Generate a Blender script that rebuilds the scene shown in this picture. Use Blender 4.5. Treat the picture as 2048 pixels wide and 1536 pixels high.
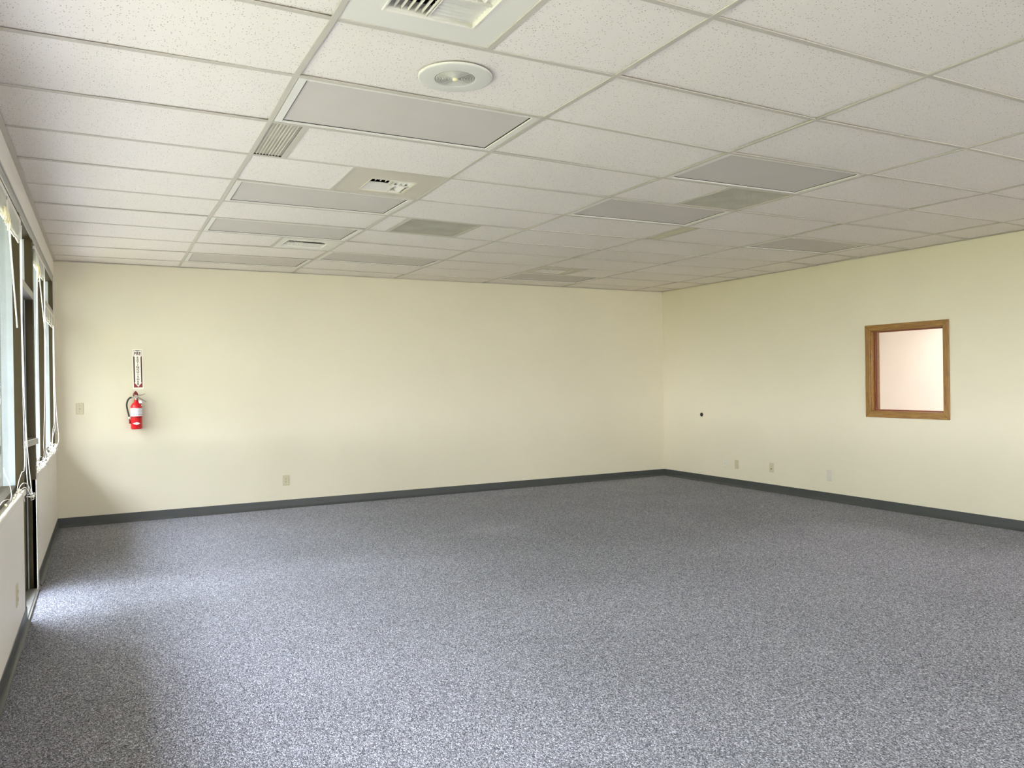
import bpy, bmesh, math, random
from mathutils import Vector, Matrix
random.seed(7)
C = bpy.context.scene.collection
for o in list(bpy.data.objects): bpy.data.objects.remove(o)
S = bpy.context.scene

# ------------------------------------------------------------------ camera
CAMZ = 1.4293
cd = bpy.data.cameras.new('camera'); cam = bpy.data.objects.new('camera', cd); C.objects.link(cam)
cd.sensor_width = 36.0; cd.lens = 36.0 * 1551.7 / 2048.0; cd.clip_start = .02; cd.clip_end = 300
YAW, PITCH, ROLL = 0.48399, -0.00317, -0.01454
fw = Vector((math.sin(YAW) * math.cos(PITCH), math.cos(YAW) * math.cos(PITCH), math.sin(PITCH)))
r0 = Vector((math.cos(YAW), -math.sin(YAW), 0)); u0 = r0.cross(fw)
rr = math.cos(ROLL) * r0 + math.sin(ROLL) * u0; uu = -math.sin(ROLL) * r0 + math.cos(ROLL) * u0
M = Matrix.Identity(4)
for i in range(3):
    M[i][0] = rr[i]; M[i][1] = uu[i]; M[i][2] = -fw[i]
M[0][3], M[1][3], M[2][3] = 0, 0, CAMZ
cam.matrix_world = M
S.camera = cam

# ------------------------------------------------------------------ light and exposure
S.view_settings.view_transform = 'Standard'; S.view_settings.look = 'None'
S.view_settings.gamma = 1.0; S.view_settings.use_curve_mapping = False
S.view_settings.exposure = 1.5
w = bpy.data.worlds.new('world'); S.world = w; w.use_nodes = True
nt = w.node_tree; nt.nodes.clear()
wo = nt.nodes.new('ShaderNodeOutputWorld'); bg = nt.nodes.new('ShaderNodeBackground')
tc = nt.nodes.new('ShaderNodeTexCoord'); sx = nt.nodes.new('ShaderNodeSeparateXYZ'); cr = nt.nodes.new('ShaderNodeValToRGB')
cr.color_ramp.elements[0].position = 0.0; cr.color_ramp.elements[0].color = (.93, .95, 1.0, 1)
cr.color_ramp.elements[1].position = 0.9; cr.color_ramp.elements[1].color = (.72, .82, 1.0, 1)
nt.links.new(tc.outputs['Generated'], sx.inputs[0]); nt.links.new(sx.outputs['Z'], cr.inputs[0])
nt.links.new(cr.outputs[0], bg.inputs[0]); nt.links.new(bg.outputs[0], wo.inputs[0])
bg.inputs[1].default_value = 11.0
sd = bpy.data.lights.new('sun', 'SUN'); sun = bpy.data.objects.new('sun', sd); C.objects.link(sun)
sd.energy = 3.6; sd.angle = .02; sd.color = (1.0, .96, .9)
sdir = Vector((-.35, .6, -1.0)).normalized()          # from behind the building: the window side stays in its shade
sun.rotation_euler = sdir.to_track_quat('-Z', 'Y').to_euler()
sun.location = (4, 2, 12)
pd = bpy.data.lights.new('window_portal', 'AREA'); po = bpy.data.objects.new('window_portal', pd); C.objects.link(po)
pd.shape = 'RECTANGLE'; pd.size = 13.2; pd.size_y = 2.5; pd.cycles.is_portal = True
po.matrix_world = Matrix(((0, 0, -1, -.60), (1, 0, 0, 2.4), (0, -1, 0, 1.27), (0, 0, 0, 1)))
pd2 = bpy.data.lights.new('front_portal', 'AREA'); po2 = bpy.data.objects.new('front_portal', pd2); C.objects.link(po2)
pd2.shape = 'RECTANGLE'; pd2.size = 3.4; pd2.size_y = 1.75; pd2.cycles.is_portal = True
po2.location = (5.3, -4.57, 1.67); po2.rotation_euler = (math.radians(90), 0, math.radians(0))
S.cycles.use_denoising = True
S.cycles.max_bounces = 14; S.cycles.diffuse_bounces = 10; S.cycles.transparent_max_bounces = 16
S.cycles.sample_clamp_indirect = 6; S.cycles.caustics_reflective = False; S.cycles.caustics_refractive = False

# ------------------------------------------------------------------ materials
def srgb(r, g, b):
    f = lambda c: (c / 12.92 if c <= .04045 else ((c + .055) / 1.055) ** 2.4)
    return (f(r / 255), f(g / 255), f(b / 255), 1)
def mat(name, col, rough=.6, metal=0.0, spec=.5, noise=None, bump=None, subs=0):
    m = bpy.data.materials.new(name); m.use_nodes = True
    n = m.node_tree; b = n.nodes['Principled BSDF']
    b.inputs['Base Color'].default_value = col; b.inputs['Roughness'].default_value = rough
    b.inputs['Metallic'].default_value = metal; b.inputs['Specular IOR Level'].default_value = spec
    tcn = n.nodes.new('ShaderNodeTexCoord')
    if noise:
        sc, amt = noise
        t = n.nodes.new('ShaderNodeTexNoise'); t.inputs['Scale'].default_value = sc; t.inputs['Detail'].default_value = 4
        n.links.new(tcn.outputs['Object'], t.inputs['Vector'])
        mr = n.nodes.new('ShaderNodeMapRange'); mr.inputs['To Min'].default_value = 1 - amt; mr.inputs['To Max'].default_value = 1 + amt * .6
        mr.inputs['From Min'].default_value = .3; mr.inputs['From Max'].default_value = .7
        n.links.new(t.outputs['Fac'], mr.inputs['Value'])
        mx = n.nodes.new('ShaderNodeVectorMath'); mx.operation = 'SCALE'; mx.inputs[0].default_value = col[:3]
        n.links.new(mr.outputs[0], mx.inputs['Scale']); n.links.new(mx.outputs[0], b.inputs['Base Color'])
    if bump:
        sc, st, di = bump
        t = n.nodes.new('ShaderNodeTexNoise'); t.inputs['Scale'].default_value = sc; t.inputs['Detail'].default_value = 3
        n.links.new(tcn.outputs['Object'], t.inputs['Vector'])
        bp = n.nodes.new('ShaderNodeBump'); bp.inputs['Strength'].default_value = st; bp.inputs['Distance'].default_value = di
        n.links.new(t.outputs['Fac'], bp.inputs['Height']); n.links.new(bp.outputs[0], b.inputs['Normal'])
    return m
m_wall = mat('cream_wall_paint', srgb(218, 210, 188), .55, noise=(1.3, .02), bump=(220, .12, .002))
m_wallw = mat('white_wall_paint', srgb(232, 226, 216), .5, noise=(3, .02), bump=(220, .1, .002))
m_tee = mat('ceiling_grid_paint', srgb(196, 189, 178), .45, noise=(9, .03))
m_lens = mat('grey_lens', srgb(205, 197, 190), .7, noise=(5, .02), bump=(500, .15, .001))
m_whitem = mat('white_enamel', srgb(226, 222, 214), .45)
m_panel = mat('vent_panel_paint', srgb(204, 196, 180), .5, noise=(4, .02))
m_blk = mat('black_void', srgb(14, 13, 12), .9)
m_gril = mat('dusty_grille_plastic', srgb(188, 182, 172), .6, noise=(5, .14))
m_base = mat('grey_rubber_cove', srgb(66, 68, 67), .42, noise=(7, .06))
m_bronze = mat('dark_bronze_aluminium', srgb(50, 40, 14), .5, spec=.2, metal=.0, noise=(30, .08))
m_alum_sheen = mat('aluminium_and_sheen_grey', srgb(165, 164, 158), .4, metal=.5)  # on bars and head strip stands for reflection on bronze; threshold is aluminium
m_trimw = mat('white_trim', srgb(226, 221, 212), .45)
m_cord = mat('white_cord', srgb(245, 243, 236), .6)
m_ivory = mat('ivory_tassel', srgb(238, 228, 190), .45)
m_wand = mat('white_vinyl_wand', srgb(248, 246, 238), .3)
m_plate_i = mat('ivory_plate', srgb(196, 186, 156), .4)
m_plate_w = mat('white_plate', srgb(216, 211, 198), .4)
m_dark = mat('dark_slot', srgb(30, 26, 20), .7)
m_red = mat('red_enamel', srgb(205, 30, 38), .22)
m_dred = mat('dark_red_plastic', srgb(110, 12, 16), .35)
m_black = mat('black_rubber', srgb(22, 20, 20), .4)
m_steel = mat('brushed_steel', srgb(160, 156, 148), .35, metal=.8)
m_label = mat('paper_label', srgb(232, 232, 240), .6)
m_ink = mat('grey_ink', srgb(90, 90, 105), .7)
m_sign = mat('sign_white', srgb(240, 234, 222), .4)
m_maroon = mat('sign_maroon', srgb(66, 8, 10), .4)
m_signred = mat('sign_red', srgb(128, 16, 16), .4)
m_signblk = mat('sign_black', srgb(20, 10, 10), .5)
m_conc = mat('concrete', srgb(160, 156, 150), .85, noise=(3, .08), bump=(40, .3, .004))
m_lawn = mat('lawn', srgb(150, 148, 112), .9, noise=(2.2, .2), bump=(60, .8, .03))
m_stucco = mat('stucco', srgb(205, 198, 180), .9, noise=(2, .06), bump=(60, .4, .004))
m_leaf = mat('leaf_green', srgb(112, 140, 60), .6, noise=(3, .3))
m_bark = mat('bark', srgb(90, 72, 55), .9, noise=(12, .3))
m_deck = mat('roof_deck', srgb(120, 118, 112), .9)

def wood_mat(sc=(30, 3, 30), nm='oak_casing'):
    m = mat(nm, srgb(168, 122, 52), .38)
    n = m.node_tree; b = n.nodes['Principled BSDF']
    tcn = n.nodes.new('ShaderNodeTexCoord'); mp = n.nodes.new('ShaderNodeMapping'); mp.inputs['Scale'].default_value = sc
    t = n.nodes.new('ShaderNodeTexNoise'); t.inputs['Scale'].default_value = 3; t.inputs['Detail'].default_value = 6
    r = n.nodes.new('ShaderNodeValToRGB')
    r.color_ramp.elements[0].position = .3; r.color_ramp.elements[0].color = srgb(122, 82, 34)
    r.color_ramp.elements[1].position = .7; r.color_ramp.elements[1].color = srgb(158, 118, 50)
    n.links.new(tcn.outputs['Object'], mp.inputs[0]); n.links.new(mp.outputs[0], t.inputs['Vector'])
    n.links.new(t.outputs['Fac'], r.inputs[0]); n.links.new(r.outputs[0], b.inputs['Base Color'])
    return m
m_oak = wood_mat(); m_oakv = wood_mat((30, 30, 3), 'oak_casing_upright')
m_redwood = mat('reddish_stop_moulding', srgb(128, 62, 30), .4, noise=(20, .1))

def tile_mat(name, stain=False):
    m = mat(name, srgb(222, 217, 210), .85)
    n = m.node_tree; b = n.nodes['Principled BSDF']
    g = n.nodes.new('ShaderNodeNewGeometry')
    # fissures and pin holes
    no = n.nodes.new('ShaderNodeTexNoise'); no.inputs['Scale'].default_value = 60; no.inputs['Detail'].default_value = 2
    mp = n.nodes.new('ShaderNodeVectorMath'); mp.operation = 'MULTIPLY_ADD'; mp.inputs[1].default_value = (.012,) * 3
    n.links.new(g.outputs['Position'], no.inputs['Vector'])
    n.links.new(no.outputs['Color'], mp.inputs[0]); n.links.new(g.outputs['Position'], mp.inputs[2])
    v = n.nodes.new('ShaderNodeTexVoronoi'); v.inputs['Scale'].default_value = 105; n.links.new(mp.outputs[0], v.inputs['Vector'])
    r = n.nodes.new('ShaderNodeValToRGB')
    r.color_ramp.elements[0].position = .16; r.color_ramp.elements[0].color = (0, 0, 0, 1)
    r.color_ramp.elements[1].position = .25; r.color_ramp.elements[1].color = (1, 1, 1, 1)
    n.links.new(v.outputs['Distance'], r.inputs[0])
    # only some cells have a hole
    sc = n.nodes.new('ShaderNodeSeparateColor'); n.links.new(v.outputs['Color'], sc.inputs[0])
    gt = n.nodes.new('ShaderNodeMath'); gt.operation = 'GREATER_THAN'; gt.inputs[1].default_value = .55
    n.links.new(sc.outputs[0], gt.inputs[0])
    inv = n.nodes.new('ShaderNodeMath'); inv.operation = 'SUBTRACT'; inv.inputs[0].default_value = 1.0; n.links.new(r.outputs[0], inv.inputs[1])
    hole = n.nodes.new('ShaderNodeMath'); hole.operation = 'MULTIPLY'; n.links.new(inv.outputs[0], hole.inputs[0]); n.links.new(gt.outputs[0], hole.inputs[1])
    mix = n.nodes.new('ShaderNodeMix'); mix.data_type = 'RGBA'
    mix.inputs[6].default_value = srgb(234, 226, 219); mix.inputs[7].default_value = srgb(140, 126, 110)
    n.links.new(hole.outputs[0], mix.inputs[0])
    out = mix.outputs[2]
    if stain:
        sp = n.nodes.new('ShaderNodeVectorMath'); sp.operation = 'DISTANCE'; sp.inputs[1].default_value = (.455, 3.976, 2.737)
        n.links.new(mp.outputs[0], sp.inputs[0])
        rr_ = n.nodes.new('ShaderNodeValToRGB'); e = rr_.color_ramp.elements
        e[0].position = .128; e[0].color = (0, 0, 0, 1); e[1].position = .131; e[1].color = (1, 1, 1, 1)
        k = e.new(.134); k.color = (0, 0, 0, 1)
        n.links.new(sp.outputs['Value'], rr_.inputs[0])
        mul = n.nodes.new('ShaderNodeMath'); mul.operation = 'MULTIPLY'; mul.inputs[1].default_value = .22
        n.links.new(rr_.outputs[0], mul.inputs[0])
        mx2 = n.nodes.new('ShaderNodeMix'); mx2.data_type = 'RGBA'; mx2.inputs[7].default_value = srgb(150, 132, 100)
        n.links.new(out, mx2.inputs[6]); n.links.new(mul.outputs[0], mx2.inputs[0]); out = mx2.outputs[2]
    n.links.new(out, b.inputs['Base Color'])
    nb = n.nodes.new('ShaderNodeTexNoise'); nb.inputs['Scale'].default_value = 170; nb.inputs['Detail'].default_value = 3
    n.links.new(g.outputs['Position'], nb.inputs['Vector'])
    ad = n.nodes.new('ShaderNodeMath'); ad.operation = 'SUBTRACT'; n.links.new(nb.outputs['Fac'], ad.inputs[0]); n.links.new(hole.outputs[0], ad.inputs[1])
    bp = n.nodes.new('ShaderNodeBump'); bp.inputs['Strength'].default_value = .5; bp.inputs['Distance'].default_value = .0015
    n.links.new(ad.outputs[0], bp.inputs['Height']); n.links.new(bp.outputs[0], b.inputs['Normal'])
    return m
m_tile = tile_mat('fissured_tile'); m_tile_st = tile_mat('fissured_tile_stained', True)

def carpet_mat():
    m = mat('grey_loop_carpet', srgb(130, 130, 138), .95, spec=.15)
    n = m.node_tree; b = n.nodes['Principled BSDF']
    g = n.nodes.new('ShaderNodeNewGeometry')
    v = n.nodes.new('ShaderNodeTexVoronoi'); v.inputs['Scale'].default_value = 270
    mp = n.nodes.new('ShaderNodeMapping'); mp.inputs['Scale'].default_value = (1.0, .62, 1.0); mp.inputs['Rotation'].default_value = (0, 0, .1)
    n.links.new(g.outputs['Position'], mp.inputs[0]); n.links.new(mp.outputs[0], v.inputs['Vector'])
    sc = n.nodes.new('ShaderNodeSeparateColor'); n.links.new(v.outputs['Color'], sc.inputs[0])
    r = n.nodes.new('ShaderNodeValToRGB'); e = r.color_ramp.elements
    e[0].position = 0; e[0].color = srgb(77, 77, 84); e[1].position = 1; e[1].color = srgb(222, 222, 236)
    a = e.new(.35); a.color = srgb(133, 133, 141); a = e.new(.7); a.color = srgb(160, 160, 169)
    n.links.new(sc.outputs[0], r.inputs[0])
    # broad wear and vacuum variation
    t = n.nodes.new('ShaderNodeTexNoise'); t.inputs['Scale'].default_value = 1.1; t.inputs['Detail'].default_value = 5
    n.links.new(g.outputs['Position'], t.inputs['Vector'])
    mr = n.nodes.new('ShaderNodeMapRange'); mr.inputs['From Min'].default_value = .3; mr.inputs['From Max'].default_value = .7
    mr.inputs['To Min'].default_value = .93; mr.inputs['To Max'].default_value = 1.06
    n.links.new(t.outputs['Fac'], mr.inputs['Value'])
    t2 = n.nodes.new('ShaderNodeTexNoise'); t2.inputs['Scale'].default_value = 95; t2.inputs['Detail'].default_value = 4
    n.links.new(mp.outputs[0], t2.inputs['Vector'])
    mr2 = n.nodes.new('ShaderNodeMapRange'); mr2.inputs['From Min'].default_value = .3; mr2.inputs['From Max'].default_value = .7
    mr2.inputs['To Min'].default_value = .78; mr2.inputs['To Max'].default_value = 1.2
    n.links.new(t2.outputs['Fac'], mr2.inputs['Value'])
    # one pale worn spot
    d = n.nodes.new('ShaderNodeVectorMath'); d.operation = 'DISTANCE'; d.inputs[1].default_value = (3.32, 6.70, 0)
    n.links.new(g.outputs['Position'], d.inputs[0])
    mr3 = n.nodes.new('ShaderNodeMapRange'); mr3.interpolation_type = 'SMOOTHSTEP'
    mr3.inputs['From Min'].default_value = .12; mr3.inputs['From Max'].default_value = .42
    mr3.inputs['To Min'].default_value = 1.10; mr3.inputs['To Max'].default_value = 1.0
    n.links.new(d.outputs['Value'], mr3.inputs['Value'])
    k1 = n.nodes.new('ShaderNodeMath'); k1.operation = 'MULTIPLY'; n.links.new(mr.outputs[0], k1.inputs[0]); n.links.new(mr2.outputs[0], k1.inputs[1])
    k2 = n.nodes.new('ShaderNodeMath'); k2.operation = 'MULTIPLY'; n.links.new(k1.outputs[0], k2.inputs[0]); n.links.new(mr3.outputs[0], k2.inputs[1])
    mx = n.nodes.new('ShaderNodeVectorMath'); mx.operation = 'SCALE'
    n.links.new(r.outputs[0], mx.inputs[0]); n.links.new(k2.outputs[0], mx.inputs['Scale']); n.links.new(mx.outputs[0], b.inputs['Base Color'])
    hm = n.nodes.new('ShaderNodeMath'); hm.operation = 'MULTIPLY_ADD'; hm.inputs[1].default_value = -1.2
    n.links.new(v.outputs['Distance'], hm.inputs[0]); n.links.new(t2.outputs['Fac'], hm.inputs[2])
    bp = n.nodes.new('ShaderNodeBump'); bp.inputs['Strength'].default_value = .9; bp.inputs['Distance'].default_value = .006
    n.links.new(hm.outputs[0], bp.inputs['Height']); n.links.new(bp.outputs[0], b.inputs['Normal'])
    return m
m_carpet = carpet_mat()

def glass_mat():
    m = bpy.data.materials.new('window_glass'); m.use_nodes = True; n = m.node_tree; n.nodes.clear()
    o = n.nodes.new('ShaderNodeOutputMaterial'); mx = n.nodes.new('ShaderNodeMixShader')
    t = n.nodes.new('ShaderNodeBsdfTransparent'); t.inputs[0].default_value = (.97, .975, .965, 1)
    g = n.nodes.new('ShaderNodeBsdfGlossy'); g.inputs['Roughness'].default_value = .02
    f = n.nodes.new('ShaderNodeFresnel'); ge = n.nodes.new('ShaderNodeNewGeometry')
    io = n.nodes.new('ShaderNodeMapRange'); io.inputs['To Min'].default_value = 1.5; io.inputs['To Max'].default_value = 1 / 1.5
    n.links.new(ge.outputs['Backfacing'], io.inputs['Value']); n.links.new(io.outputs[0], f.inputs[0])
    n.links.new(f.outputs[0], mx.inputs[0]); n.links.new(t.outputs[0], mx.inputs[1]); n.links.new(g.outputs[0], mx.inputs[2])
    n.links.new(mx.outputs[0], o.inputs[0]); return m
m_glass = glass_mat()
def emit_mat(name, col, st):
    m = bpy.data.materials.new(name); m.use_nodes = True; n = m.node_tree; n.nodes.clear()
    o = n.nodes.new('ShaderNodeOutputMaterial'); e = n.nodes.new('ShaderNodeEmission')
    e.inputs[0].default_value = col; e.inputs[1].default_value = st; n.links.new(e.outputs[0], o.inputs[0]); return m
m_lamp = emit_mat('lit_lens', (1.0, .91, .92, 1), 20)

def slat_mat():
    m = mat('white_slat_vinyl', srgb(225, 223, 219), .4)
    n = m.node_tree; b = n.nodes['Principled BSDF']; o = n.nodes['Material Output']
    t = n.nodes.new('ShaderNodeBsdfTranslucent'); t.inputs[0].default_value = srgb(240, 238, 230)
    x = n.nodes.new('ShaderNodeMixShader'); x.inputs[0].default_value = .14
    n.links.new(b.outputs[0], x.inputs[1]); n.links.new(t.outputs[0], x.inputs[2]); n.links.new(x.outputs[0], o.inputs[0]); return m
m_slat = slat_mat()
m_skylit_strip = mat('mullion_skylit_grey', srgb(150, 156, 158), .45, noise=(9, .08))  # grey stands in for daylight on the bronze mullion
m_speaker = mat('speaker_enamel', srgb(214, 211, 203), .5)

# ------------------------------------------------------------------ mesh helpers
WARP = None
class MB:
    def __init__(s): s.v = []; s.f = []; s.sm = []
    def add(s, vs, fs, smooth=False):
        b = len(s.v); s.v += [tuple(v) for v in vs]
        for f in fs: s.f.append(tuple(b + i for i in f)); s.sm.append(smooth)
        return s
    def box(s, x0, x1, y0, y1, z0, z1, R=None):
        vs = [(x, y, z) for z in (z0, z1) for y in (y0, y1) for x in (x0, x1)]
        if R: vs = [R @ Vector(v) for v in vs]
        return s.add(vs, [(0, 2, 3, 1), (4, 5, 7, 6), (0, 1, 5, 4), (2, 6, 7, 3), (0, 4, 6, 2), (1, 3, 7, 5)])
    def prism(s, prof, a0, a1, axis='y', cap=True, smooth=False):
        # prof: list of 2d points; axis y: (x,z); axis x: (y,z); axis z: (x,y)
        def p(u, v, a): return (u, a, v) if axis == 'y' else ((a, u, v) if axis == 'x' else (u, v, a))
        n = len(prof)
        vs = [p(u, v, a0) for u, v in prof] + [p(u, v, a1) for u, v in prof]
        fs = [(i, (i + 1) % n, n + (i + 1) % n, n + i) for i in range(n)]
        s.add(vs, fs, smooth)
        if cap: s.add(vs, [tuple(range(n)), tuple(range(2 * n - 1, n - 1, -1))])
        return s
    def lathe(s, prof, T=None, n=28, smooth=True, a0=0, a1=2 * math.pi):
        vs = []; full = abs(a1 - a0 - 2 * math.pi) < 1e-6; k = n if full else n + 1
        for i in range(k):
            a = a0 + (a1 - a0) * i / n
            for r, z in prof: vs.append(Vector((r * math.cos(a), r * math.sin(a), z)))
        if T: vs = [T @ v for v in vs]
        m = len(prof); fs = []
        for i in range(n):
            j = (i + 1) % k
            for q in range(m - 1): fs.append((i * m + q, j * m + q, j * m + q + 1, i * m + q + 1))
        return s.add(vs, fs, smooth)
    def tube(s, pts, r, n=6, smooth=True):
        pts = [Vector(p) for p in pts]; rs = r if isinstance(r, list) else [r] * len(pts)
        b = len(s.v); prev = None; vs = []
        for i, p in enumerate(pts):
            t = (pts[min(i + 1, len(pts) - 1)] - pts[max(i - 1, 0)])
            if t.length < 1e-9: t = Vector((0, 0, 1))
            t.normalize()
            if prev is None:
                a = Vector((0, 0, 1)) if abs(t.z) < .9 else Vector((1, 0, 0)); u = t.cross(a).normalized()
            else:
                u = prev - t * prev.dot(t)
                u = u.normalized() if u.length > 1e-6 else t.orthogonal().normalized()
            prev = u; v2 = t.cross(u)
            for k in range(n):
                a = 2 * math.pi * k / n; vs.append(p + (u * math.cos(a) + v2 * math.sin(a)) * rs[i])
        fs = [(i * n + k, i * n + (k + 1) % n, (i + 1) * n + (k + 1) % n, (i + 1) * n + k) for i in range(len(pts) - 1) for k in range(n)]
        fs += [tuple(range(n - 1, -1, -1)), tuple((len(pts) - 1) * n + k for k in range(n))]
        return s.add(vs, fs, smooth)
    def sphere(s, c, r, n=10, sz=1.0):
        prof = [(r * math.sin(math.pi * i / (n // 2 + 2)), -r * sz * math.cos(math.pi * i / (n // 2 + 2))) for i in range(n // 2 + 3)]
        return s.lathe([(max(a, 1e-4), b) for a, b in prof], Matrix.Translation(c), n)
    def build(s, name, m, parent=None, warp=False, bevel=0, local=None):
        vs = s.v
        if warp: vs = [warpf(v) for v in vs]
        if local is not None: vs = [tuple(Vector(v) - Vector(local)) for v in vs]
        me = bpy.data.meshes.new(name); me.from_pydata(vs, [], s.f); me.update()
        bm = bmesh.new(); bm.from_mesh(me); bmesh.ops.recalc_face_normals(bm, faces=bm.faces); bm.to_mesh(me); bm.free()
        for p, q in zip(me.polygons, s.sm): p.use_smooth = q
        me.materials.append(m)
        o = bpy.data.objects.new(name, me); C.objects.link(o)
        if local is not None and parent is None: o.location = local
        if parent: o.parent = parent
        if bevel:
            b = o.modifiers.new('bevel', 'BEVEL'); b.width = bevel; b.segments = 2; b.limit_method = 'ANGLE'
        return o
def spline(pts, k=6):
    pts = [Vector(p) for p in pts]; out = []
    for i in range(len(pts) - 1):
        p0 = pts[max(i - 1, 0)]; p1 = pts[i]; p2 = pts[i + 1]; p3 = pts[min(i + 2, len(pts) - 1)]
        for j in range(k):
            t = j / k
            out.append(.5 * ((2 * p1) + (p2 - p0) * t + (2 * p0 - 5 * p1 + 4 * p2 - p3) * t * t + (3 * p1 - p0 - 3 * p2 + p3) * t ** 3))
    return out + [pts[-1]]
def empty(name, loc=(0, 0, 0), rz=0):
    o = bpy.data.objects.new(name, None); C.objects.link(o); o.location = loc; o.rotation_euler = (0, 0, rz); o.empty_display_size = .05; return o
def thing(o, label, cat, group=None):
    o['label'] = label; o['category'] = cat
    if group: o['group'] = group
    return o
def struct(o, label=None):
    o['kind'] = 'structure'
    if label: o['label'] = label
    return o

# ------------------------------------------------------------------ room measurements (metres)
XL, XR, YB, YF = -0.439, 7.368, 9.177, -4.4
CZ = 2.727            # underside of the ceiling grid
DECK = 3.25
T = .15               # outer wall thickness
GX = XL - .07         # glass plane
X0, Y0, DX, DY = 0.7423, 2.7347, 1.2192, 0.6033    # ceiling grid origin and pitch
COLS = [XL] + [X0 + DX * i for i in range(6)] + [XR]          # column lines -1..6
R0, R1 = -11, 10
def rowy(i): return Y0 + DY * i
YSILL0, YD0, YD1, YW2, YM3, YEND = YF + .3, 5.56, 6.42, 6.47, 7.53, 8.92
SILLZ0, SILLZ1, HEADZ = .785, .825, 2.54

# ------------------------------------------------------------------ structure: floor, walls
fl = MB(); fl.box(XL, XR, YF, YB, -.12, 0); floor = struct(fl.build('floor', m_carpet), 'grey tweed loop carpet covering the whole room')
b = MB()
b.box(XL - T, XL, YF - .15, YSILL0, 0, DECK)                        # solid end behind the camera
b.box(XL - T, XL, YSILL0, YD0, 0, SILLZ0)                           # under window wall, near
b.box(XL - T, XL, YW2 - .0, YEND, 0, SILLZ0)                        # under window wall, far
b.box(XL - T, XL, YSILL0, YEND, HEADZ, DECK)                        # header
b.box(XL - T, XL, YEND, YB + .15, 0, DECK)                          # end next to back wall
struct(b.build('wall_left', m_wallw), 'white wall under and over the row of windows')
b = MB(); b.box(XL - T, XR + .15, YB, YB + .15, 0, DECK); struct(b.build('wall_back', m_wall), 'long plain cream back wall')
# right wall with the interior window and a doorway outside the frame
WY0, WY1, WZ0, WZ1 = 4.753 + .055, 5.70 - .055, .987 + .058, 1.981 - .055
DY0, DY1 = .2, 3.15
b = MB()
b.box(XR, XR + .13, YF - .15, DY0, 0, DECK); b.box(XR, XR + .13, DY0, DY1, 2.13, DECK)
b.box(XR, XR + .13, DY1, WY0, 0, DECK); b.box(XR, XR + .13, WY0, WY1, 0, WZ0); b.box(XR, XR + .13, WY0, WY1, WZ1, DECK)
b.box(XR, XR + .13, WY1, YB + .15, 0, DECK)
struct(b.build('wall_right', m_wall), 'cream right wall with a small framed interior window')
FX0, FX1, FZ0, FZ1 = 3.6, 7.0, .80, 2.54
b = MB(); b.box(XL - T, FX0, YF - .15, YF, 0, DECK); b.box(FX1, XR + .13, YF - .15, YF, 0, DECK)
b.box(FX0, FX1, YF - .15, YF, 0, FZ0); b.box(FX0, FX1, YF - .15, YF, FZ1, DECK); struct(b.build('wall_front', m_wall), 'cream wall behind the camera')

# rubber cove base: profile (distance from wall, height)
def cove(name, pts, inward):
    pr = [(0, 0), (.022, 0), (.021, .004), (.010, .014), (.0045, .026), (.0035, .094), (.001, .0975), (0, .0975)]
    b = MB()
    for (a, c, axis, pos, sgn) in pts:
        b.prism([(pos + sgn * u, v) for u, v in pr], a, c, axis)
    return b.build(name, m_base)
struct(cove('baseboard_back', [(XL, XR, 'x', YB, -1)], 0), 'dark grey rubber cove base along back wall')
struct(cove('baseboard_right', [(DY1, YB, 'y', XR, -1), (YF, DY0, 'y', XR, -1)], 0), 'grey rubber cove base along right wall')
struct(cove('baseboard_left', [(YF, YD0 + .03, 'y', XL, 1), (6.56, YB, 'y', XL, 1)], 0), 'grey rubber cove base under the windows')

# ------------------------------------------------------------------ ceiling: the surveyed sag of the grid (metres)
NOD = {(0,1):(-3,-6,10),(0,2):(1,-1,1),(0,3):(5,-1,0),(0,4):(3,-1,1),(0,5):(3,1,-3),(0,6):(-5,1,1),(0,7):(-8,2,0),(0,8):(-7,1,1),(0,9):(-4,-1,5),(0,10):(-1,-1,4),
(1,-1):(-2,0,2),(1,0):(-1,-1,3),(1,1):(-4,-2,10),(1,2):(-4,2,3),(1,3):(4,-2,-1),(1,4):(12,-4,-9),(1,5):(6,-2,-3),(1,6):(9,-4,-4),(1,7):(0,1,-2),(1,8):(7,-4,2),(1,9):(4,-3,6),(1,10):(-9,3,3),
(2,-1):(0,2,-1),(2,0):(3,1,-8),(2,1):(-1,8,-9),(2,2):(3,1,-10),(2,3):(0,2,-4),(2,4):(4,1,-11),(2,5):(2,4,-16),(2,6):(7,-1,-15),(2,7):(5,-1,-10),(2,8):(13,-5,-14),(2,9):(17,-10,-7),(2,10):(18,-10,-6),
(3,0):(3,-9,1),(3,1):(-10,20,4),(3,2):(-7,12,4),(3,3):(-10,14,7),(3,4):(3,-4,-3),(3,5):(0,2,-6),(3,6):(-17,23,-9),(3,7):(2,0,-6),(3,8):(3,-1,-6),(3,9):(8,-7,-2),(3,10):(-3,4,-4),
(4,1):(2,-8,1),(4,2):(0,-2,5),(4,3):(-2,0,8),(4,4):(1,-2,0),(4,5):(-8,13,2),(4,6):(-7,11,1),(4,7):(-10,13,2),(4,8):(-3,5,-2),
(5,2):(5,-18,4),(5,3):(3,-13,8),(5,4):(-7,13,6),(5,5):(-2,0,12),(5,6):(9,-22,10),(5,7):(1,-5,10)}
def nod(c, r):
    return Vector(NOD.get((c, r), (0, 0, 0))) / 1000.0
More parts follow.
